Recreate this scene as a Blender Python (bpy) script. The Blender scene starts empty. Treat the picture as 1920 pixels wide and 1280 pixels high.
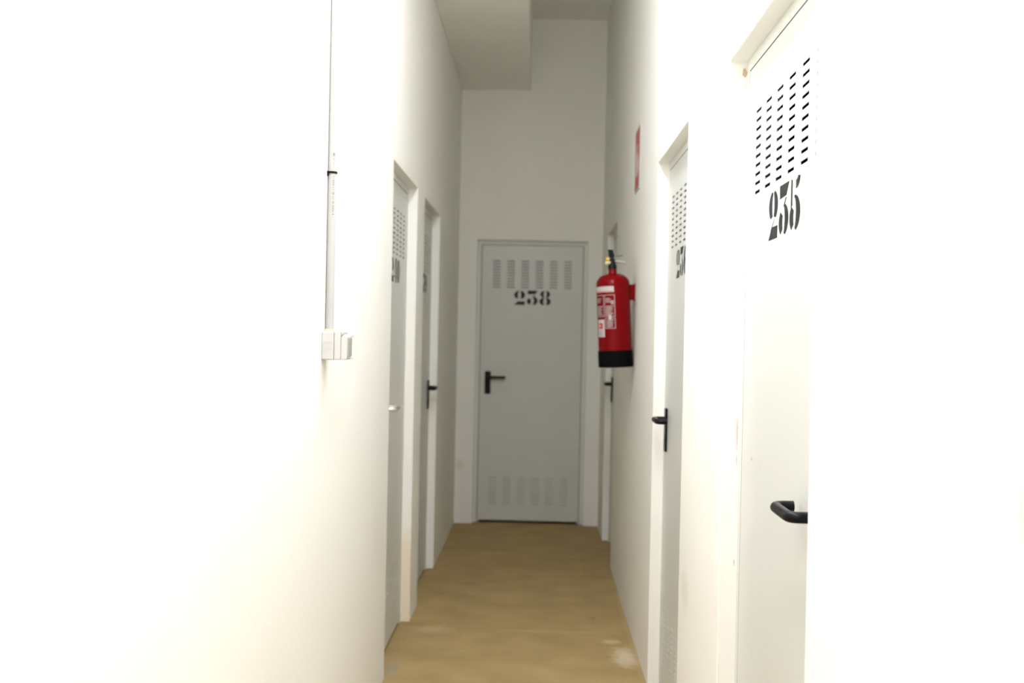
import bpy, bmesh, math
from mathutils import Vector, Matrix

scene = bpy.context.scene
C = scene.collection
PI = math.pi

# ------------------------------------------------------------------ measures
XL, XR, D = -0.585, 0.461, 7.414        # left wall, right wall, end wall
W, H = 0.809, 2.07                      # door opening
ZS, ZC, XS = 3.157, 3.675, -0.084       # soffit underside, ceiling, soffit edge
Y0 = -1.8                               # corridor goes on behind the viewer
RECESS = 0.044
XFD = -0.048

# ------------------------------------------------------------------ camera
cam_d = bpy.data.cameras.new('camera')
cam = bpy.data.objects.new('camera', cam_d)
C.objects.link(cam)
cam_d.sensor_width = 36.0
cam_d.lens = 36.0 * 1909.4 / 1920.0
cam_d.clip_start = 0.02
cam_d.clip_end = 60
yaw, pitch, roll = math.radians(1.4394), math.radians(0.3965), math.radians(1.166)
cam.rotation_mode = 'XYZ'
m = Matrix.Rotation(yaw, 4, 'Z') @ Matrix.Rotation(PI / 2 - pitch, 4, 'X') @ Matrix.Rotation(roll, 4, 'Z')
cam.matrix_world = Matrix.Translation((0, 0, 1.384)) @ m
cam_d.dof.use_dof = True
cam_d.dof.focus_distance = 2.35
cam_d.dof.aperture_fstop = 3.6
scene.camera = cam

# ------------------------------------------------------------------ world, lights, exposure
world = bpy.data.worlds.new('world')
scene.world = world
world.use_nodes = True
bg = world.node_tree.nodes['Background']
bg.inputs[0].default_value = (1, 1, 1, 1)
bg.inputs[1].default_value = 0.0

def tube_lamp(name, loc, power, color, radius=0.06):
    l = bpy.data.lights.new(name, 'POINT')
    l.energy = power
    l.color = color
    l.shadow_soft_size = radius
    o = bpy.data.objects.new(name, l)
    o.location = loc
    C.objects.link(o)
    return o

LAMP_COL = (0.99, 0.987, 1.095)
for _p, _e in (((-0.05, -0.05, 3.06), 26), ((-0.03, 3.1, 3.06), 18)):
    tube_lamp('ceiling_lamp_light', _p, _e, LAMP_COL)
_l = bpy.data.lights.new('ceiling_lamp_downlight', 'AREA')
_l.shape, _l.size, _l.size_y, _l.energy, _l.color = 'RECTANGLE', 0.2, 3.2, 58, LAMP_COL
_o = bpy.data.objects.new('ceiling_lamp_downlight', _l)
_o.location = (-0.04, 1.7, 3.10)
C.objects.link(_o)

scene.view_settings.view_transform = 'Standard'
scene.view_settings.look = 'None'
scene.view_settings.exposure = 0.0
scene.view_settings.gamma = 1.0
scene.view_settings.use_curve_mapping = False
scene.cycles.max_bounces = 16
scene.cycles.diffuse_bounces = 12
scene.cycles.use_denoising = True
scene.cycles.caustics_reflective = False
scene.cycles.caustics_refractive = False

# ------------------------------------------------------------------ materials
def new_mat(name, color, rough=0.5, metal=0.0, spec=0.5):
    mt = bpy.data.materials.new(name)
    mt.use_nodes = True
    b = mt.node_tree.nodes['Principled BSDF']
    b.inputs['Base Color'].default_value = (*color, 1)
    b.inputs['Roughness'].default_value = rough
    b.inputs['Metallic'].default_value = metal
    b.inputs['Specular IOR Level'].default_value = spec
    return mt

def add_noise(mt, color, amount, scale, rough_amt=0.0, bump=0.0, bump_scale=60, bump_dist=0.002, stretch=(1, 1, 1)):
    """base colour with a faint procedural mottling, and a bump; returns the colour socket"""
    nt = mt.node_tree
    N, L = nt.nodes, nt.links
    b = N['Principled BSDF']
    geo = N.new('ShaderNodeNewGeometry')
    mp = N.new('ShaderNodeMapping')
    mp.inputs['Scale'].default_value = stretch
    L.new(geo.outputs['Position'], mp.inputs['Vector'])
    n = N.new('ShaderNodeTexNoise')
    n.inputs['Scale'].default_value = scale
    n.inputs['Detail'].default_value = 6
    L.new(mp.outputs[0], n.inputs['Vector'])
    r = N.new('ShaderNodeValToRGB')
    r.color_ramp.elements[0].position = 0.3
    r.color_ramp.elements[1].position = 0.7
    r.color_ramp.elements[0].color = (*[c * (1 - amount) for c in color], 1)
    r.color_ramp.elements[1].color = (*[min(1, c * (1 + amount)) for c in color], 1)
    L.new(n.outputs['Fac'], r.inputs['Fac'])
    L.new(r.outputs['Color'], b.inputs['Base Color'])
    if bump > 0:
        n2 = N.new('ShaderNodeTexNoise')
        n2.inputs['Scale'].default_value = bump_scale
        n2.inputs['Detail'].default_value = 5
        L.new(geo.outputs['Position'], n2.inputs['Vector'])
        bp = N.new('ShaderNodeBump')
        bp.inputs['Strength'].default_value = bump
        bp.inputs['Distance'].default_value = bump_dist
        L.new(n2.outputs['Fac'], bp.inputs['Height'])
        L.new(bp.outputs['Normal'], b.inputs['Normal'])
    return r.outputs['Color'], geo

def add_stain(mt, col_socket, geo, centre, radii, color, strength=1.0, wobble=0.4, wscale=40.0, soft=0.35):
    """a mark with its own ragged outline at one place on the surface"""
    nt = mt.node_tree
    N, L = nt.nodes, nt.links
    s = N.new('ShaderNodeVectorMath'); s.operation = 'SUBTRACT'
    L.new(geo.outputs['Position'], s.inputs[0]); s.inputs[1].default_value = centre
    d = N.new('ShaderNodeVectorMath'); d.operation = 'DIVIDE'
    L.new(s.outputs[0], d.inputs[0]); d.inputs[1].default_value = radii
    ln = N.new('ShaderNodeVectorMath'); ln.operation = 'LENGTH'
    L.new(d.outputs[0], ln.inputs[0])
    n = N.new('ShaderNodeTexNoise'); n.inputs['Scale'].default_value = wscale
    n.inputs['Detail'].default_value = 4
    L.new(geo.outputs['Position'], n.inputs['Vector'])
    ma = N.new('ShaderNodeMath'); ma.operation = 'MULTIPLY_ADD'
    L.new(n.outputs['Fac'], ma.inputs[0]); ma.inputs[1].default_value = wobble * 2
    ma.inputs[2].default_value = -wobble
    ad = N.new('ShaderNodeMath'); ad.operation = 'ADD'
    L.new(ln.outputs['Value'], ad.inputs[0]); L.new(ma.outputs[0], ad.inputs[1])
    mr = N.new('ShaderNodeMapRange')
    mr.inputs['From Min'].default_value = 1.0 + soft
    mr.inputs['From Max'].default_value = 1.0 - soft
    mr.inputs['To Min'].default_value = 0.0
    mr.inputs['To Max'].default_value = strength
    L.new(ad.outputs[0], mr.inputs['Value'])
    mx = N.new('ShaderNodeMix'); mx.data_type = 'RGBA'
    L.new(mr.outputs[0], mx.inputs['Factor'])
    L.new(col_socket, mx.inputs['A'])
    mx.inputs['B'].default_value = (*color, 1)
    L.new(mx.outputs['Result'], N['Principled BSDF'].inputs['Base Color'])
    return mx.outputs['Result']

WALL_COL = (0.83, 0.829, 0.788)

def wall_mat(name, stains=()):
    mt = new_mat(name, WALL_COL, 0.85, 0, 0.25)
    c, g = add_noise(mt, WALL_COL, 0.012, 3.0, bump=0.22, bump_scale=45, bump_dist=0.003)
    for st in stains:
        c = add_stain(mt, c, g, *st)
    return mt

PLASTER = (0.62, 0.42, 0.27)
D235, D236, D237, D240, D239 = 1.7266, 3.2247, 6.0965, 4.0385, 5.1487
right_stains = [
    ((XR + 0.038, D235 + W, 2.042), (0.006, 0.02, 0.011), (0.50, 0.37, 0.23), 0.9, 0.6, 120.0, 0.2),      # chip at head of reveal
    ((XR + 0.038, D235 + W, 1.155), (0.0018, 0.02, 0.045), (0.62, 0.42, 0.30), 0.9, 0.7, 90.0, 0.2),
    ((XR + 0.038, D235 + W, 1.085), (0.0016, 0.02, 0.012), (0.62, 0.42, 0.30), 0.7, 0.6, 90.0, 0.2),
    ((XR + 0.037, D235 + W, 0.83), (0.0016, 0.02, 0.010), (0.45, 0.38, 0.32), 0.6, 0.6, 90.0, 0.2),
    ((XR + 0.012, D236 + W, 1.94), (0.012, 0.02, 0.006), (0.60, 0.50, 0.38), 0.5, 0.5, 90.0, 0.3),
    ((XR, 3.10, 0.62), (0.02, 0.07, 0.05), (0.66, 0.63, 0.58), 0.45, 0.6, 14.0, 0.5),
    ((XR, 0.975, 1.225), (0.02, 0.007, 0.045), (0.62, 0.42, 0.36), 0.6, 0.3, 60.0, 0.4),
]
left_stains = [
    ((XL - 0.03, D240 + W, 0.16), (0.06, 0.03, 0.26), (0.80, 0.70, 0.54), 0.8, 0.25, 25.0, 0.25),         # bare filler low on the reveal
    ((XL, 2.05, 1.80), (0.02, 0.006, 0.006), (0.55, 0.52, 0.48), 0.5, 0.5, 80.0, 0.3),
    ((XL, 1.58, 1.27), (0.02, 0.005, 0.003), (0.45, 0.40, 0.36), 0.6, 0.5, 80.0, 0.3),
]
M_wall_l = wall_mat('painted_plaster_left', left_stains)
M_wall_r = wall_mat('painted_plaster_right', right_stains)
M_wall_e = wall_mat('painted_plaster_end', [((XFD - 0.50, D, 0.42), (0.025, 0.02, 0.04), (0.66, 0.62, 0.55), 0.5, 0.6, 40.0, 0.4)])
M_ceil = wall_mat('painted_ceiling')

# floor: raw tan cement screed
FLOOR_COL = (0.37, 0.265, 0.118)
M_floor = new_mat('tan_cement', FLOOR_COL, 0.75, 0, 0.3)
_c, _g = add_noise(M_floor, FLOOR_COL, 0.11, 4.5, bump=0.22, bump_scale=38, bump_dist=0.003, stretch=(1, 1.3, 1))
for st in [((0.405, 4.40, 0), (0.045, 0.11, 0.05), (0.66, 0.58, 0.44), 0.7, 0.9, 26.0, 0.6),
           ((0.36, 4.62, 0), (0.04, 0.03, 0.05), (0.58, 0.46, 0.28), 0.6, 0.6, 30.0, 0.4),
           ((-0.46, 4.74, 0), (0.08, 0.05, 0.05), (0.50, 0.40, 0.24), 0.5, 0.8, 22.0, 0.6),
           ((-0.35, 5.62, 0), (0.06, 0.05, 0.05), (0.27, 0.21, 0.11), 0.6, 0.5, 20.0, 0.5),
           ((-0.57, 4.14, 0), (0.03, 0.10, 0.05), (0.33, 0.29, 0.22), 0.6, 0.5, 25.0, 0.5),
           ((0.455, 4.8, 0), (0.012, 0.9, 0.05), (0.50, 0.385, 0.20), 0.35, 0.9, 14.0, 0.6),
           ((0.30, 5.0, 0), (0.012, 0.012, 0.05), (0.20, 0.14, 0.07), 0.7, 0.4, 40.0, 0.3),
           ((0.10, 4.75, 0), (0.25, 0.02, 0.05), (0.46, 0.34, 0.17), 0.5, 0.7, 12.0, 0.5),
           ((-0.15, 6.1, 0), (0.3, 0.05, 0.05), (0.34, 0.24, 0.11), 0.5, 0.7, 9.0, 0.5)]:
    _c = add_stain(M_floor, _c, _g, *st)

LEAF = (0.605, 0.617, 0.585)
M_leaf = new_mat('grey_white_enamel', LEAF, 0.38, 0, 0.45)
_c, _g = add_noise(M_leaf, LEAF, 0.01, 4.0, bump=0.05, bump_scale=9, bump_dist=0.004)
_c = add_stain(M_leaf, _c, _g, (XR + RECESS, 2.39, 1.105), (0.02, 0.008, 0.004), (0.35, 0.33, 0.32), 0.7, 0.4, 90.0, 0.3)
_c = add_stain(M_leaf, _c, _g, (XR + RECESS, 2.30, 1.10), (0.02, 0.004, 0.003), (0.45, 0.43, 0.42), 0.5, 0.4, 90.0, 0.3)
M_frame = new_mat('frame_enamel', (0.68, 0.685, 0.65), 0.45, 0, 0.4)
add_noise(M_frame, (0.68, 0.685, 0.65), 0.01, 5.0)
M_paint = new_mat('black_stencil_paint', (0.008, 0.010, 0.011), 0.45, 0, 0.25)
add_noise(M_paint, (0.008, 0.010, 0.011), 0.25, 20.0)
M_black = new_mat('black_nylon', (0.003, 0.003, 0.004), 0.3, 0, 0.16)
add_noise(M_black, (0.004, 0.004, 0.005), 0.1, 80.0)
M_alu = new_mat('satin_aluminium', (0.80, 0.80, 0.79), 0.28, 0.9)
add_noise(M_alu, (0.80, 0.80, 0.79), 0.03, 120.0)
M_brass = new_mat('lock_brass', (0.55, 0.52, 0.45), 0.35, 1.0)
add_noise(M_brass, (0.55, 0.52, 0.45), 0.05, 120.0)
M_pvc = new_mat('grey_white_pvc', (0.43, 0.428, 0.412), 0.5, 0, 0.25)
add_noise(M_pvc, (0.43, 0.428, 0.412), 0.01, 10.0)
M_box = new_mat('pale_grey_plastic', (0.54, 0.535, 0.525), 0.42, 0, 0.5)
add_noise(M_box, (0.54, 0.535, 0.525), 0.01, 30.0)
M_glue = new_mat('yellowed_glue', (0.62, 0.48, 0.30), 0.6)
add_noise(M_glue, (0.62, 0.48, 0.30), 0.15, 90.0)
M_print = new_mat('grey_print', (0.22, 0.22, 0.22), 0.6)
add_noise(M_print, (0.22, 0.22, 0.22), 0.1, 200.0)
M_lid = new_mat('smoky_lid', (0.60, 0.63, 0.55), 0.2, 0, 0.5)
add_noise(M_lid, (0.60, 0.63, 0.55), 0.04, 30.0)
M_lid.node_tree.nodes['Principled BSDF'].inputs['Transmission Weight'].default_value = 0.35
M_red = new_mat('red_enamel', (0.175, 0.0004, 0.002), 0.16, 0, 0.14)
add_noise(M_red, (0.175, 0.0004, 0.002), 0.04, 10.0)
M_redprint = new_mat('red_print', (0.55, 0.03, 0.03), 0.5)
add_noise(M_redprint, (0.55, 0.03, 0.03), 0.05, 50.0)
M_signred = new_mat('faded_sign_red', (0.42, 0.10, 0.09), 0.5)
add_noise(M_signred, (0.42, 0.10, 0.09), 0.08, 30.0)
M_white = new_mat('white_print', (0.50, 0.47, 0.46), 0.5)
add_noise(M_white, (0.50, 0.47, 0.46), 0.02, 50.0)
M_signwhite = new_mat('sign_white', (0.62, 0.56, 0.52), 0.5)
add_noise(M_signwhite, (0.62, 0.56, 0.52), 0.03, 50.0)
M_signgrey = new_mat('sign_board', (0.48, 0.47, 0.44), 0.5)
add_noise(M_signgrey, (0.48, 0.47, 0.44), 0.03, 50.0)
M_rubber = new_mat('black_rubber', (0.002, 0.002, 0.0025), 0.5, 0, 0.05)
add_noise(M_rubber, (0.003, 0.003, 0.0035), 0.1, 60.0)
M_yellow = new_mat('yellow_plastic', (0.72, 0.48, 0.02), 0.4)
add_noise(M_yellow, (0.72, 0.48, 0.02), 0.05, 60.0)
M_cream = new_mat('gauge_face', (0.62, 0.58, 0.32), 0.35)
add_noise(M_cream, (0.62, 0.58, 0.32), 0.05, 60.0)
M_gap_shade = new_mat('dark_door_seal', (0.05, 0.05, 0.05), 0.7)  # dark colour standing in for the shade in the gap round the leaf
add_noise(M_gap_shade, (0.05, 0.05, 0.05), 0.1, 80.0)
M_steel = new_mat('dull_steel', (0.45, 0.44, 0.42), 0.4, 1.0)
add_noise(M_steel, (0.45, 0.44, 0.42), 0.08, 60.0)

# ------------------------------------------------------------------ mesh helpers
def obj(name, bm, mats, parent=None, smooth=False, bevel=0.0, segs=2):
    me = bpy.data.meshes.new(name)
    bmesh.ops.recalc_face_normals(bm, faces=bm.faces[:])
    bm.to_mesh(me)
    bm.free()
    o = bpy.data.objects.new(name, me)
    C.objects.link(o)
    for mt in (mats if isinstance(mats, (list, tuple)) else [mats]):
        me.materials.append(mt)
    if parent:
        o.parent = parent
    if smooth:
        for p in me.polygons:
            p.use_smooth = True
        me.set_sharp_from_angle(angle=math.radians(40))
    if bevel > 0:
        bv = o.modifiers.new('bevel', 'BEVEL')
        bv.width = bevel
        bv.segments = segs
        bv.limit_method = 'ANGLE'
        bv.angle_limit = math.radians(40)
    return o

def empty(name, loc, rotz=0.0):
    o = bpy.data.objects.new(name, None)
    o.location = loc
    o.rotation_euler = (0, 0, rotz)
    o.empty_display_size = 0.1
    C.objects.link(o)
    return o

def tag(o, label, cat, group=None, kind=None):
    o['label'] = label
    o['category'] = cat
    if group:
        o['group'] = group
    if kind:
        o['kind'] = kind
    return o

def add_box(bm, x0, x1, y0, y1, z0, z1, mi=0):
    v = [bm.verts.new(p) for p in ((x0, y0, z0), (x1, y0, z0), (x1, y1, z0), (x0, y1, z0),
                                   (x0, y0, z1), (x1, y0, z1), (x1, y1, z1), (x0, y1, z1))]
    for q in ((0, 3, 2, 1), (4, 5, 6, 7), (0, 1, 5, 4), (1, 2, 6, 5), (2, 3, 7, 6), (3, 0, 4, 7)):
        f = bm.faces.new([v[i] for i in q])
        f.material_index = mi

def add_prism(bm, pts, y0, y1, mi=0):
    """pts in (x, z); extruded along y"""
    a = [bm.verts.new((x, y0, z)) for x, z in pts]
    b = [bm.verts.new((x, y1, z)) for x, z in pts]
    f = bm.faces.new(a); f.material_index = mi
    f = bm.faces.new(b[::-1]); f.material_index = mi
    n = len(pts)
    for i in range(n):
        f = bm.faces.new((a[i], b[i], b[(i + 1) % n], a[(i + 1) % n])); f.material_index = mi

def add_tube(bm, path, r, seg=16, mi=0, cap=True):
    path = [Vector(p) for p in path]
    rings = []
    up = None
    for i, p in enumerate(path):
        t = (path[min(i + 1, len(path) - 1)] - path[max(i - 1, 0)]).normalized()
        if up is None:
            up = Vector((0, 0, 1)) if abs(t.z) < 0.9 else Vector((1, 0, 0))
        s = t.cross(up).normalized()
        up = s.cross(t).normalized()
        rr = r[i] if isinstance(r, (list, tuple)) else r
        rings.append([bm.verts.new(p + (s * math.cos(2 * PI * k / seg) + up * math.sin(2 * PI * k / seg)) * rr) for k in range(seg)])
    for a, b in zip(rings, rings[1:]):
        for k in range(seg):
            f = bm.faces.new((a[k], a[(k + 1) % seg], b[(k + 1) % seg], b[k])); f.material_index = mi
    if cap:
        f = bm.faces.new(rings[0][::-1]); f.material_index = mi
        f = bm.faces.new(rings[-1]); f.material_index = mi

def add_lathe(bm, prof, seg=40, mi=0, centre=(0, 0)):
    rings = []
    for r, z in prof:
        if r < 1e-6:
            rings.append([bm.verts.new((centre[0], centre[1], z))])
        else:
            rings.append([bm.verts.new((centre[0] + r * math.cos(2 * PI * k / seg), centre[1] + r * math.sin(2 * PI * k / seg), z)) for k in range(seg)])
    for a, b in zip(rings, rings[1:]):
        for k in range(seg):
            k2 = (k + 1) % seg
            if len(a) == 1 and len(b) == 1:
                continue
            if len(a) == 1:
                f = bm.faces.new((a[0], b[k2], b[k]))
            elif len(b) == 1:
                f = bm.faces.new((a[k], a[k2], b[0]))
            else:
                f = bm.faces.new((a[k], a[k2], b[k2], b[k]))
            f.material_index = mi

def add_arc_patch(bm, r, a0, a1, z0, z1, n=14, mi=0):
    """printed patch wrapped on a cylinder round z"""
    lo = [bm.verts.new((r * math.cos(a0 + (a1 - a0) * i / n), r * math.sin(a0 + (a1 - a0) * i / n), z0)) for i in range(n + 1)]
    hi = [bm.verts.new((r * math.cos(a0 + (a1 - a0) * i / n), r * math.sin(a0 + (a1 - a0) * i / n), z1)) for i in range(n + 1)]
    for i in range(n):
        f = bm.faces.new((lo[i], lo[i + 1], hi[i + 1], hi[i])); f.material_index = mi

def holed_slab(us, vs, holes, mapf, th):
    """slab in a (u, v) plane with rectangular holes; mapf(u, v, w) -> xyz, w = depth"""
    bm = bmesh.new()
    us, vs = sorted(set(us)), sorted(set(vs))
    def solid(i, j):
        cu, cv = (us[i] + us[i + 1]) / 2, (vs[j] + vs[j + 1]) / 2
        return not any(a < cu < b and c < cv < d for a, b, c, d in holes)
    cache = {}
    def V(i, j, k):
        key = (i, j, k)
        if key not in cache:
            cache[key] = bm.verts.new(mapf(us[i], vs[j], th * k))
        return cache[key]
    nu, nv = len(us) - 1, len(vs) - 1
    ok = {(i, j) for i in range(nu) for j in range(nv) if solid(i, j)}
    for i, j in ok:
        bm.faces.new((V(i, j, 0), V(i + 1, j, 0), V(i + 1, j + 1, 0), V(i, j + 1, 0)))
        bm.faces.new((V(i, j, 1), V(i, j + 1, 1), V(i + 1, j + 1, 1), V(i + 1, j, 1)))
        if (i - 1, j) not in ok:
            bm.faces.new((V(i, j, 0), V(i, j + 1, 0), V(i, j + 1, 1), V(i, j, 1)))
        if (i + 1, j) not in ok:
            bm.faces.new((V(i + 1, j, 0), V(i + 1, j, 1), V(i + 1, j + 1, 1), V(i + 1, j + 1, 0)))
        if (i, j - 1) not in ok:
            bm.faces.new((V(i, j, 0), V(i, j, 1), V(i + 1, j, 1), V(i + 1, j, 0)))
        if (i, j + 1) not in ok:
            bm.faces.new((V(i, j + 1, 0), V(i + 1, j + 1, 0), V(i + 1, j + 1, 1), V(i, j + 1, 1)))
    return bm

# ------------------------------------------------------------------ the setting
TH = 0.13
def side_wall(name, x, sgn, starts, mat, label):
    holes = [(d, d + W, -1, H) for d in starts]
    us = [Y0, D + TH] + [q for h in holes for q in h[:2]]
    bm = holed_slab(us, [0, H, ZC], holes, lambda u, v, w: (x + sgn * w, u, v), TH)
    return tag(obj(name, bm, mat, bevel=0.003, segs=2), label, 'wall', kind='structure')

side_wall('wall_left', XL, -1, (D240, D239), M_wall_l, 'long white plastered corridor wall on the left, with conduit and two doors')
side_wall('wall_right', XR, 1, (D235, D236, D237), M_wall_r, 'long white plastered corridor wall on the right, with extinguisher and three doors')
bm = holed_slab([XL, XFD - W / 2, XFD + W / 2, XR], [0, H, ZC], [(XFD - W / 2, XFD + W / 2, -1, H)],
                lambda u, v, w: (u, D + w, v), TH)
tag(obj('wall_back', bm, M_wall_e), 'white end wall of the corridor around door 238', 'wall', kind='structure')
bm = bmesh.new(); add_box(bm, XL, XR, Y0 - 0.1, Y0, 0, ZC)
tag(obj('wall_front', bm, M_ceil), 'white wall closing the corridor behind the viewer', 'wall', kind='structure')
bm = bmesh.new(); add_box(bm, XL - 0.4, XR + 0.4, Y0 - 0.1, D + 0.4, -0.1, 0)
tag(obj('floor', bm, M_floor), 'raw tan cement corridor floor with pale plaster smears', 'floor', kind='structure')
bm = bmesh.new(); add_box(bm, XL - TH, XR + TH, Y0 - 0.1, D + TH, ZC, ZC + 0.1)
tag(obj('ceiling', bm, M_ceil), 'high white ceiling strip to the right of the soffit', 'ceiling', kind='structure')
bm = bmesh.new(); add_box(bm, XL, XS, Y0, D, ZS, ZC)
tag(obj('trim_1', bm, M_ceil, bevel=0.004), 'boxed white soffit running along the top of the left wall', 'soffit', kind='structure')

# ------------------------------------------------------------------ stencil digits (unit height, width about 0.8)
def crescent(cx, cy, rxo, ryo, rxi, ryi, a0, a1, dx=0.0, n=14):
    """thick-thin bowl between an outer and an inner ellipse, from angle a0 to a1 (degrees)"""
    o, i_ = [], []
    for k in range(n + 1):
        a = math.radians(a0 + (a1 - a0) * k / n)
        o.append((cx + rxo * math.cos(a), cy + ryo * math.sin(a)))
        i_.append((cx + dx + 0.72 * rxi * math.cos(a), cy + ryi * math.sin(a)))
    return o + i_[::-1]

def ball(cx, cy, rx, ry, n=14):
    return [(cx + rx * math.cos(2 * PI * k / n), cy + ry * math.sin(2 * PI * k / n)) for k in range(n)]

GL = {
    '2': [crescent(.40, .68, .36, .31, .15, .27, 108, 232), crescent(.40, .68, .36, .31, .13, .27, -55, 72),
          [(.42, .34), (.50, .40), (.28, .22), (.20, .19)],
          [(.03, .0), (.10, .06), (.24, .20), (.34, .25), (.76, .25), (.74, .0)]],
    '3': [[(.08, 1.0), (.78, 1.0), (.58, .76), (.10, .74)], [(.54, .72), (.60, .72), (.44, .56), (.38, .56)],
          crescent(.40, .30, .36, .31, .13, .27, -72, 75), crescent(.36, .26, .32, .27, .08, .16, 128, 236)],
    '5': [[(.10, 1.0), (.19, .97), (.19, .50), (.10, .46)], crescent(.44, 1.02, .30, .24, .20, .08, -88, -8),
          crescent(.36, .33, .40, .34, .16, .29, -74, 92), crescent(.34, .26, .32, .27, .08, .16, 128, 236)],
    '6': [crescent(.42, .50, .40, .52, .18, .44, 112, 246), crescent(.42, .30, .37, .31, .15, .27, -68, 68),
          crescent(.42, .30, .18, .30, .12, .26, 110, 172), ball(.64, .84, .09, .10)],
    '7': [[(.06, 1.0), (.78, 1.0), (.76, .76), (.06, .74)], [(.74, .72), (.50, .36), (.46, .0), (.22, .0), (.30, .36), (.66, .72)]],
    '8': [crescent(.40, .76, .33, .26, .13, .22, 112, 248), crescent(.40, .76, .33, .26, .13, .22, -68, 68),
          crescent(.40, .26, .38, .28, .15, .23, 112, 248), crescent(.40, .26, .38, .28, .15, .23, -68, 68)],
    '9': [crescent(.40, .50, .40, .52, .18, .44, -68, 66), crescent(.40, .70, .37, .31, .15, .27, 112, 248),
          crescent(.40, .70, .18, .30, .12, .26, -70, -8), ball(.18, .16, .09, .10)],
    '4': [[(.42, 1.0), (.46, .96), (.12, .36), (.05, .32)], [(.05, .28), (.40, .28), (.40, .22), (.05, .22)],
          [(.46, 1.0), (.68, 1.0), (.68, .30), (.46, .30)], [(.46, .26), (.68, .26), (.68, .06), (.46, .06)],
          [(.36, .04), (.80, .04), (.80, .0), (.36, .0)], [(.71, .28), (.80, .28), (.80, .22), (.71, .22)]],
    '0': [crescent(.40, .50, .38, .51, .15, .45, 106, 254), crescent(.40, .50, .38, .51, .15, .45, -74, 74)],
}

# ------------------------------------------------------------------ doors
FW = 0.030          # visible face of the steel frame
GAP = 0.004
GAPX = 0.0045
LW = W - 2 * FW - 2 * GAPX
LH0, LH1 = 0.022, H - FW - GAP
SLW, SLH, PITX, PITZ = 0.054, 0.0075, 0.1045, 0.0212
VT, VB = 1.919, 0.333

def leaf_mesh():
    xs = [-LW / 2, LW / 2]
    zs = [LH0, LH1]
    slots = []
    for c in range(6):
        x0 = (c - 2.5) * PITX - SLW / 2
        for top, cov in ((VT, 0.50), (VB, 0.85)):
            for r in range(10):
                z1 = top + SLH / 2 - r * PITZ
                slots.append((x0, x0 + SLW, z1 - SLH, z1, cov))
    for s in slots:
        xs += s[:2]; zs += s[2:4]
    xs = sorted(set(round(v, 5) for v in xs)); zs = sorted(set(round(v, 5) for v in zs))
    bm = holed_slab(xs, zs, [s[:4] for s in slots], lambda u, v, w: (u, RECESS + w, v), 0.0016)
    for x0, x1, z0, z1, cov in slots:                     # pressed-in louvre tongue of each slot
        e = 0.0008
        zt = z0 + (z1 - z0) * cov
        v = [bm.verts.new(p) for p in ((x0 + e, RECESS + .0012, z0), (x1 - e, RECESS + .0012, z0),
                                       (x1 - e, RECESS + .0075, zt), (x0 + e, RECESS + .0075, zt))]
        bm.faces.new(v)
    # folded edges of the leaf
    y0, y1 = RECESS, RECESS + 0.036
    t = 0.0016
    add_box(bm, -LW / 2, -LW / 2 + t, y0 + t, y1, LH0, LH1)
    add_box(bm, LW / 2 - t, LW / 2, y0 + t, y1, LH0, LH1)
    add_box(bm, -LW / 2 + t, LW / 2 - t, y0 + t, y1, LH0, LH0 + t)
    add_box(bm, -LW / 2 + t, LW / 2 - t, y0 + t, y1, LH1 - t, LH1)
    return bm

def frame_mesh():
    bm = bmesh.new()
    y0, y1 = RECESS, RECESS + 0.055
    hw = W / 2
    add_box(bm, -hw, -hw + FW, y0, y1, 0, H)
    add_box(bm, hw - FW, hw, y0, y1, 0, H)
    add_box(bm, -hw + FW, hw - FW, y0, y1, H - FW, H)
    # stop behind the leaf
    add_box(bm, -hw + FW, -hw + FW + 0.014, y0 + 0.040, y1, 0, H - FW)
    add_box(bm, hw - FW - 0.014, hw - FW, y0 + 0.040, y1, 0, H - FW)
    add_box(bm, -hw + FW + 0.014, hw - FW - 0.014, y0 + 0.040, y1, H - FW - 0.014, H - FW)
    return bm

def gap_shade_mesh():  # added strips in the leaf gap, painting its shadow line
    bm = bmesh.new()
    y0, y1 = RECESS + 0.0004, RECESS + 0.012
    a, b = LW / 2, LW / 2 + GAPX
    add_box(bm, -b, -a, y0, y1, LH0, LH1 + GAP)
    add_box(bm, a, b, y0, y1, LH0, LH1 + GAP)
    add_box(bm, -a, a, y0, y1, LH1, LH1 + GAP)
    return bm

def bend(p0, pc, p1, n=6):
    """points of a rounded corner from p0 to p1 around control pc"""
    p0, pc, p1 = Vector(p0), Vector(pc), Vector(p1)
    return [p0 * (1 - t) ** 2 + pc * 2 * t * (1 - t) + p1 * t * t for t in [k / n for k in range(n + 1)]]

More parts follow.
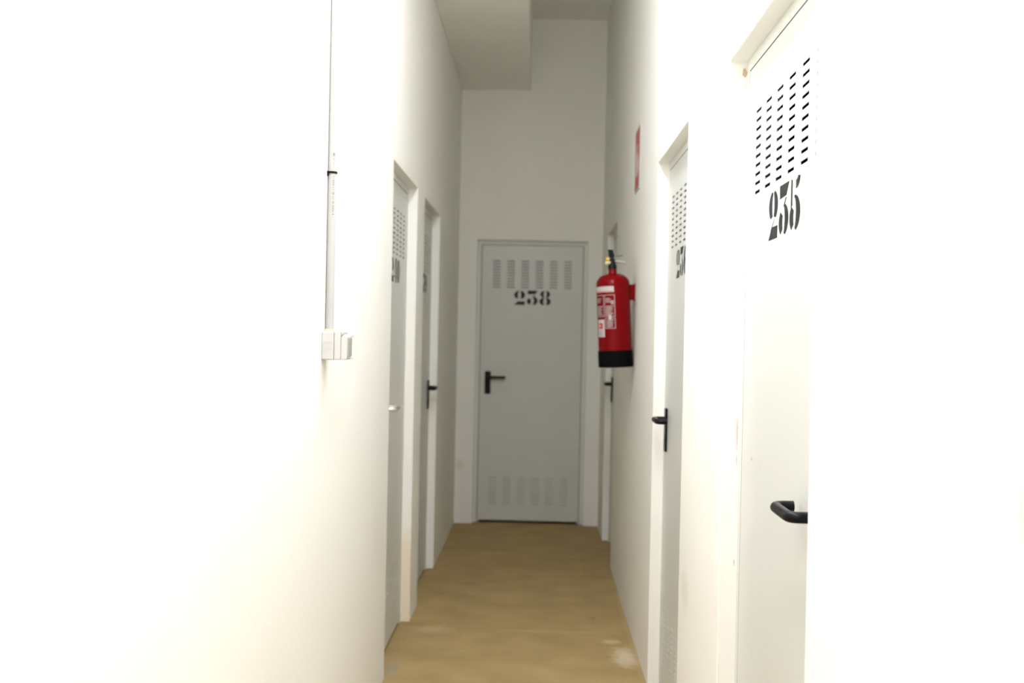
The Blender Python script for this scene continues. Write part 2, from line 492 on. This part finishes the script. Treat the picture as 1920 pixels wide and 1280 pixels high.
LZ = 1.069
LR = 0.0105
def handle(parent, hx, dirx, metal):
    """lever handle: tube out of the plate, along the door and back towards it"""
    yf = RECESS
    yo = yf - 0.051                                     # axis of the grip
    L = 0.122
    b = 0.020
    path = [(hx, yf - 0.004, LZ), (hx, yo + b, LZ)]
    path += bend((hx, yo + b, LZ), (hx, yo, LZ), (hx + dirx * b, yo, LZ))[1:]
    path += [(hx + dirx * L * .5, yo, LZ)]
    path += bend((hx + dirx * (L - b), yo, LZ), (hx + dirx * L, yo, LZ), (hx + dirx * L, yo + b, LZ))
    path += [(hx + dirx * L, yf - 0.014, LZ)]
    bm = bmesh.new()
    add_tube(bm, path, LR, 18)
    h = obj('door_handle', bm, metal, parent, smooth=True)
    h['label'] = 'satin silver lever handle' if metal is M_alu else 'black lever handle'
    bm = bmesh.new()
    hw, z0, z1, r = 0.022, 0.945, 1.112, 0.008
    pts = []
    for cx, cz, a0 in ((hw - r, z1 - r, 0), (-hw + r, z1 - r, 90), (-hw + r, z0 + r, 180), (hw - r, z0 + r, 270)):
        for k in range(5):
            a = math.radians(a0 + 22.5 * k)
            pts.append((hx + cx + r * math.cos(a), cz + r * math.sin(a)))
    add_prism(bm, pts, yf - 0.009, yf)
    obj('back_plate', bm, metal, h, bevel=0.002)
    bm = bmesh.new()
    add_prism(bm, ball(hx, 0.992, 0.0085, 0.0085, 18) , yf - 0.0102, yf - 0.0085)
    add_prism(bm, [(hx - .005, .985), (hx + .005, .985), (hx + .005, .967), (hx - .005, .967)], yf - 0.0102, yf - 0.0085)
    obj('lock_cylinder', bm, M_brass if metal is M_alu else M_black, h, smooth=False)
    return h

leaf_me = frame_me = gap_shade_me = None
def door(n, number, loc, rotz, side, label, metal):
    """side = -1/+1: where the handle sits, seen from the corridor"""
    global leaf_me, frame_me, gap_shade_me
    t = empty('door_%d' % n, loc, rotz)
    tag(t, label, 'door', kind='structure')
    if leaf_me is None:
        f = obj('door_frame', frame_mesh(), M_frame, t, bevel=0.0015)
        l = obj('door_leaf', leaf_mesh(), M_leaf, t)
        gap_shade_me = obj('door_seal', gap_shade_mesh(), M_gap_shade, t)
        leaf_me, frame_me = l, f
    else:
        f = frame_me.copy(); l = leaf_me.copy()
        for c in (f, l, gap_shade_me.copy()):
            C.objects.link(c); c.parent = t
    hh = 0.106
    x = -0.135
    for ch in number:
        bm = bmesh.new()
        for poly in GL[ch]:
            add_prism(bm, [(x + px * hh * 1.05, 1.6015 + pz * hh) for px, pz in poly], RECESS - 0.0006, RECESS + 0.0002)
        obj('number_digit', bm, M_paint, l)
        x += 0.0935
    hx = side * (LW / 2 - 0.058)
    handle(t, hx, -side, metal)
    return t

RQ, LQ = -PI / 2, PI / 2
door(1, '235', (XR, D235 + W / 2, 0), RQ, 1, 'nearest grey-white steel door on the right, stencilled 235', M_black)
door(2, '236', (XR, D236 + W / 2, 0), RQ, -1, 'middle grey-white steel door on the right wall, stencilled 236', M_black)
door(3, '237', (XR, D237 + W / 2, 0), RQ, -1, 'farthest door on the right wall, half hidden behind the fire extinguisher', M_black)
door(4, '238', (XFD, D, 0), 0, -1, 'grey steel door facing the viewer at the corridor end, stencilled 238', M_black)
door(5, '239', (XL, D239 + W / 2, 0), LQ, 1, 'farther door on the left wall with a black lever handle', M_black)
door(6, '240', (XL, D240 + W / 2, 0), LQ, -1, 'nearer door on the left wall with a silver lever handle', M_alu)

# ------------------------------------------------------------------ conduit with clip, and switch box
CY, CR = 2.790, 0.0115
CX = XL + CR + 0.0003
bm = bmesh.new()
add_tube(bm, [(0, 0, 0), (0, 0, ZS - 1.383)], CR, 24)
cond = obj('electrical_conduit', bm, M_pvc, smooth=True)
cond.location = (CX, CY, 1.383)
tag(cond, 'pale plastic conduit tube running up the left wall from the socket box', 'conduit')
# print along the tube: small unreadable marks, running down the side that faces the viewer
bm = bmesh.new()
a_mid = math.radians(-62)
def tube_mark(zc, hz, da, off=0.0):
    a = a_mid + off
    r = CR + 0.0002
    n = 3
    lo = [bm.verts.new((r * math.cos(a - da + 2 * da * i / n), r * math.sin(a - da + 2 * da * i / n), zc - hz)) for i in range(n + 1)]
    hi = [bm.verts.new((r * math.cos(a - da + 2 * da * i / n), r * math.sin(a - da + 2 * da * i / n), zc + hz)) for i in range(n + 1)]
    for i in range(n):
        bm.faces.new((lo[i], lo[i + 1], hi[i + 1], hi[i]))
marks = [(288, 294, .25), (297, 298.4, .22), (300, 301, .22), (304, 305, .09), (306, 307, .09), (308.5, 309.5, .09), (311, 312, .09),
         (314, 315, .09), (324, 325, .12), (330, 332, .12), (333.5, 334.5, .2), (337, 338.6, .24), (339.6, 341, .24), (342, 343.4, .24),
         (344.5, 346, .24), (347, 348, .24), (351, 352, .24), (354.5, 355.4, .24), (359, 360.5, .24), (361.5, 363.6, .24), (365.5, 366.4, .1),
         (368, 369, .22), (371, 372, .22), (376, 377.4, .24), (378.4, 380, .24), (381.5, 382.4, .1), (384, 385.4, .24), (386.6, 388, .22),
         (389.4, 391, .24), (392.2, 393.6, .24), (395, 396, .2), (399, 401, .2)]
for y0, y1, da in marks:
    zt, zb = 1.868 - (y0 - 290) * 0.00150, 1.868 - (y1 - 290) * 0.00150
    tube_mark((zt + zb) / 2 - 1.383, max(.0004, (zt - zb) / 2), da)
obj('printed_line', bm, M_print, cond)

# black clip round the tube
ZK = 1.818
bm = bmesh.new()
n = 12
pth = []
for k in range(n + 1):
    a = math.radians(-135 + 270 * k / n)
    pth.append((a, CR + 0.0002, CR + 0.0024))
rin, rout = [], []
for a, r0, r1 in pth:
    rin.append([bm.verts.new((r0 * math.cos(a), r0 * math.sin(a), s * 0.003)) for s in (-1, 1)])
    rout.append([bm.verts.new((r1 * math.cos(a), r1 * math.sin(a), s * 0.003)) for s in (-1, 1)])
for k in range(n):
    bm.faces.new((rin[k][0], rin[k][1], rin[k + 1][1], rin[k + 1][0]))
    bm.faces.new((rout[k][0], rout[k + 1][0], rout[k + 1][1], rout[k][1]))
    for s in (0, 1):
        bm.faces.new((rin[k][s], rin[k + 1][s], rout[k + 1][s], rout[k][s]))
for k in (0, n):
    bm.faces.new((rin[k][0], rin[k][1], rout[k][1], rout[k][0]))
clip = obj('conduit_clip', bm, M_black, bevel=0.0005)
clip.location = (CX, CY, ZK)
tag(clip, 'small black clip strapped round the pale conduit on the left wall', 'clip')
bm = bmesh.new()                                   # lug with the nail, on the far side of the tube
add_box(bm, -CR - 0.001, 0.0045, 0.0125, 0.024, -0.0045, 0.0035)
obj('nail_lug', bm, M_black, clip, bevel=0.001)
bm = bmesh.new()                                   # short tail hanging on the near side
add_box(bm, -CR - 0.001, -CR + 0.004, -0.0165, -0.0115, -0.0105, 0.003)
obj('strap_tail', bm, M_black, clip, bevel=0.0008)

# socket box
BY0, BW, BZ0, BZ1 = 2.745, 0.070, 1.305, 1.383
box = empty('socket_box', (XL, BY0, BZ0))
tag(box, 'pale grey surface-mounted socket box at the foot of the conduit', 'socket box')
bh = BZ1 - BZ0
bm = bmesh.new(); add_box(bm, 0.0, 0.033, 0, BW, 0, bh)
base = obj('box_base', bm, M_box, box, bevel=0.004, segs=3)
bm = bmesh.new()                                   # knock-out rings on the side towards the viewer
def ring(bm, cx, cz, r, w, y):
    seg = 28
    a = [bm.verts.new((cx + r * math.cos(2 * PI * k / seg), y, cz + r * math.sin(2 * PI * k / seg))) for k in range(seg)]
    b = [bm.verts.new((cx + (r - w) * math.cos(2 * PI * k / seg), y, cz + (r - w) * math.sin(2 * PI * k / seg))) for k in range(seg)]
    a2 = [bm.verts.new((v.co.x, 0.001, v.co.z)) for v in a]
    b2 = [bm.verts.new((v.co.x, 0.001, v.co.z)) for v in b]
    for k in range(seg):
        j = (k + 1) % seg
        bm.faces.new((a[k], a[j], b[j], b[k]))
        bm.faces.new((a[k], a2[k], a2[j], a[j]))
        bm.faces.new((b[k], b[j], b2[j], b2[k]))
ring(bm, 0.0165, 0.040, 0.0115, 0.0012, -0.0009)
ring(bm, 0.0165, 0.040, 0.0060, 0.0009, -0.0007)
add_box(bm, 0.002, 0.0325, -0.0007, 0.001, 0.0235, 0.0245)
obj('knockout_ring', bm, M_box, base)
bm = bmesh.new(); add_box(bm, 0.0335, 0.052, 0.0006, BW - 0.0006, 0.0004, bh - 0.0004)
cover = obj('box_cover', bm, M_box, box, bevel=0.003, segs=2)
bm = bmesh.new()
add_prism(bm, [(0.0525, 0.001), (0.066, 0.001), (0.069, 0.005), (0.069, 0.064), (0.066, 0.070), (0.0600, 0.070), (0.0525, 0.0625)], 0.0015, BW - 0.0015)
add_prism(bm, [(0.0525, 0.0655), (0.0585, 0.0715), (0.0585, bh - 0.001), (0.0525, bh - 0.001)], 0.0015, BW - 0.0015)
lid = obj('hinged_lid', bm, M_box, box, bevel=0.0015)
bm = bmesh.new()                                   # smoky window framed by a raised lip
add_box(bm, 0.069, 0.0715, 0.010, BW - 0.006, 0.010, 0.060)
obj('lid_window', bm, M_lid, lid, bevel=0.001)
bm = bmesh.new()
add_box(bm, 0.068, 0.075, 0.052, 0.066, 0.002, 0.007)
obj('hinge_knuckle', bm, M_box, lid, bevel=0.001)
bm = bmesh.new()
add_box(bm, 0.068, 0.075, 0.052, 0.066, 0.063, 0.069)
obj('hinge_knuckle', bm, M_box, lid, bevel=0.001)
bm = bmesh.new()                                   # gland where the tube enters, with yellowed glue
add_lathe(bm, [(CR + .0003, bh - .001), (CR + .0045, bh - .001), (CR + .0045, bh + .003), (CR + .002, bh + .006), (CR + .0003, bh + .006), (CR + .0003, bh - .001)], 24,
          centre=(CX - XL, CY - BY0))
obj('tube_gland', bm, M_glue, box, smooth=True)

# ------------------------------------------------------------------ fire extinguisher
EX, EY, EZ = 0.3765, 4.88, 1.238
ex = empty('fire_extinguisher', (EX, EY, EZ))
ex.rotation_euler = (0, math.radians(-3.2), 0)
ex.scale = (1.027, 1.027, 1.027)
tag(ex, 'red fire extinguisher with black base hanging on the right wall', 'fire extinguisher')
R = 0.080
prof = [(0, .012), (.070, .012), (R - .002, .02), (R - .002, .384)]
for k in range(1, 9):                              # shoulder
    a = PI / 2 * k / 8
    prof.append((0.022 + (R - .002 - 0.022) * math.cos(a), .384 + .050 * math.sin(a)))
prof += [(0.0195, .440), (0.019, .458), (0, .458)]
bm = bmesh.new(); add_lathe(bm, prof, 56)
body = obj('cylinder_body', bm, M_red, ex, smooth=True)
bm = bmesh.new()
add_lathe(bm, [(0, 0), (R - .004, 0), (R + .001, .004), (R + .001, .076), (R - .003, .079), (R - .003, .03), (0, .03)], 56)
obj('base_skirt', bm, M_rubber, ex, smooth=True)['label'] = 'black base skirt'

# printed label on the side that faces the corridor (azimuth 180 = away from the wall)
rl = R - .002 + .0006
def A(d): return math.radians(d)
bm = bmesh.new()
add_arc_patch(bm, rl, A(176), A(268), .347, .374)                                # header band
for a0, a1 in ((183, 186), (189, 193), (196, 199), (203, 207), (211, 214), (218, 222), (226, 229), (233, 237), (241, 244), (249, 253), (258, 261)):
    add_arc_patch(bm, rl + .0004, A(a0), A(a1), .3475, .354, 3, 1)
def outline(a0, a1, z0, z1, wz=.002, wa=1.4):
    add_arc_patch(bm, rl, A(a0), A(a1), z0, z0 + wz, 10)
    add_arc_patch(bm, rl, A(a0), A(a1), z1 - wz, z1, 10)
    add_arc_patch(bm, rl, A(a0), A(a0 + wa), z0, z1, 2)
    add_arc_patch(bm, rl, A(a1 - wa), A(a1), z0, z1, 2)
outline(234, 270, .235, .335)
outline(190, 231, .235, .335)
outline(234, 270, .180, .228)
for i in range(5):                                                               # fine print
    z = .318 - i * .0045
    add_arc_patch(bm, rl, A(238), A(252 + (i * 5) % 9), z, z + .0018, 4)
    add_arc_patch(bm, rl, A(194), A(222 - (i * 7) % 11), z, z + .0018, 5)
for i in range(9):
    z = .282 - i * .005
    add_arc_patch(bm, rl, A(238), A(266 - (i * 7) % 12), z, z + .0022, 5)
    add_arc_patch(bm, rl, A(194), A(227 - (i * 5) % 13), z, z + .0022, 5)
for z in (.292, .298, .304):                                                     # pictogram blocks
    add_arc_patch(bm, rl, A(256), A(266), z, z + .0035, 3)
for i in range(6):
    z = .2165 - i * .006
    add_arc_patch(bm, rl, A(238 + (i % 2) * 3), A(264 - (i * 5) % 9), z, z + .0026, 4)
add_arc_patch(bm, rl, A(247), A(257), .221, .241, 4)
obj('printed_label', bm, [M_white, M_redprint], body)
bm = bmesh.new()                                                                 # inspection sticker
add_arc_patch(bm, rl + .0006, A(196), A(231), .142, .222)
add_arc_patch(bm, rl + .001, A(202), A(224), .180, .206, 8, 1)
add_arc_patch(bm, rl + .0013, A(206), A(214), .188, .198, 4, 0)
for i in range(4):
    add_arc_patch(bm, rl + .001, A(202), A(225 - (i * 4) % 7), .150 + i * .006, .152 + i * .006, 6, 2)
obj('inspection_sticker', bm, [M_white, M_redprint, M_print], body)

# valve, levers, pin, gauge
bm = bmesh.new()
add_lathe(bm, [(0, .456), (.0205, .456), (.0205, .472), (.016, .478), (.0155, .505), (.010, .510), (0, .510)], 24)
valve = obj('valve_body', bm, M_black, ex, smooth=True)
bm = bmesh.new()                                   # fixed carrying handle
add_prism(bm, [(-.012, .494), (.030, .488), (.062, .480), (.064, .484), (.032, .494), (-.012, .501)], -.009, .009)
carry = obj('carry_handle', bm, M_steel, ex, bevel=0.0015)
bm = bmesh.new()                                   # raised squeeze lever, seen end-on
add_prism(bm, [(-.013, .497), (.013, .496), (.011, .522), (.004, .546), (-.017, .548), (-.016, .524)], -.011, .011)
add_prism(bm, [(.004, .512), (.050, .516), (.050, .519), (.004, .517)], -.0035, .0035)
obj('squeeze_lever', bm, M_black, ex, bevel=0.0025)
bm = bmesh.new()
add_box(bm, -.030, -.013, -.0165, -.006, .496, .511)
obj('safety_seal', bm, M_yellow, ex, bevel=0.003)['label'] = 'yellow safety seal'
bm = bmesh.new()
add_tube(bm, [(-.010, -.008, .487), (-.026, -.012, .484), (-.034, -.014, .484)], [.007, .009, .009], 16)
obj('pressure_gauge', bm, M_cream, ex, smooth=True)
bm = bmesh.new()                                   # pin ring
add_tube(bm, [(.022 + .011 * math.cos(2 * PI * k / 20), -.012, .506 + .011 * math.sin(2 * PI * k / 20)) for k in range(21)], .0011, 8, cap=False)
add_tube(bm, [(.012, -.012, .506), (-.014, -.012, .504)], .0015, 8)
obj('pull_pin', bm, M_steel, ex, smooth=True)

# bracket on the wall
br = empty('extinguisher_bracket', (XR, EY + 0.01, 1.548))
tag(br, 'red steel bracket between the fire extinguisher and the right wall', 'bracket')
bm = bmesh.new(); add_box(bm, -.004, 0, -.016, .016, .006, .090)
obj('wall_plate', bm, M_red, br, bevel=0.001)
bm = bmesh.new()
add_box(bm, -.027, -.004, -.014, -.010, .012, .086)
add_box(bm, -.027, -.004, .010, .014, .012, .086)
add_box(bm, -.027, -.023, -.010, .010, .012, .086)
obj('hook_channel', bm, M_red, br, bevel=0.001)

# ------------------------------------------------------------------ sign on the right wall
sg = empty('wall_sign', (XR, 4.865, 2.078), RQ)
tag(sg, 'faded red extinguisher sign high on the right wall above the extinguisher', 'sign')
bm = bmesh.new(); add_box(bm, -.105, .105, -.004, 0, 0, .300)
board = obj('sign_board', bm, M_signgrey, sg, bevel=0.0008)
bm = bmesh.new(); add_box(bm, -.101, .101, -.0046, -.0038, .012, .288)
obj('red_field', bm, M_signred, board)
bm = bmesh.new()
yy0, yy1 = -.0052, -.0044
add_prism(bm, [(-.045, .070), (.015, .070), (.015, .170), (.004, .186), (-.034, .186), (-.045, .170)], yy0, yy1)    # cylinder
add_box(bm, -.022, -.008, yy0, yy1, .186, .204)
add_prism(bm, [(-.034, .204), (.024, .212), (.024, .222), (-.034, .214)], yy0, yy1)
add_prism(bm, [(-.060, .090), (-.052, .090), (-.052, .190), (-.034, .206), (-.040, .212), (-.060, .194)], yy0, yy1)  # hose
add_prism(bm, [(.040, .080), (.078, .080), (.088, .110), (.076, .150), (.066, .130), (.056, .176), (.040, .140), (.034, .108)], yy0, yy1)  # flame
obj('pictogram', bm, M_signwhite, board)
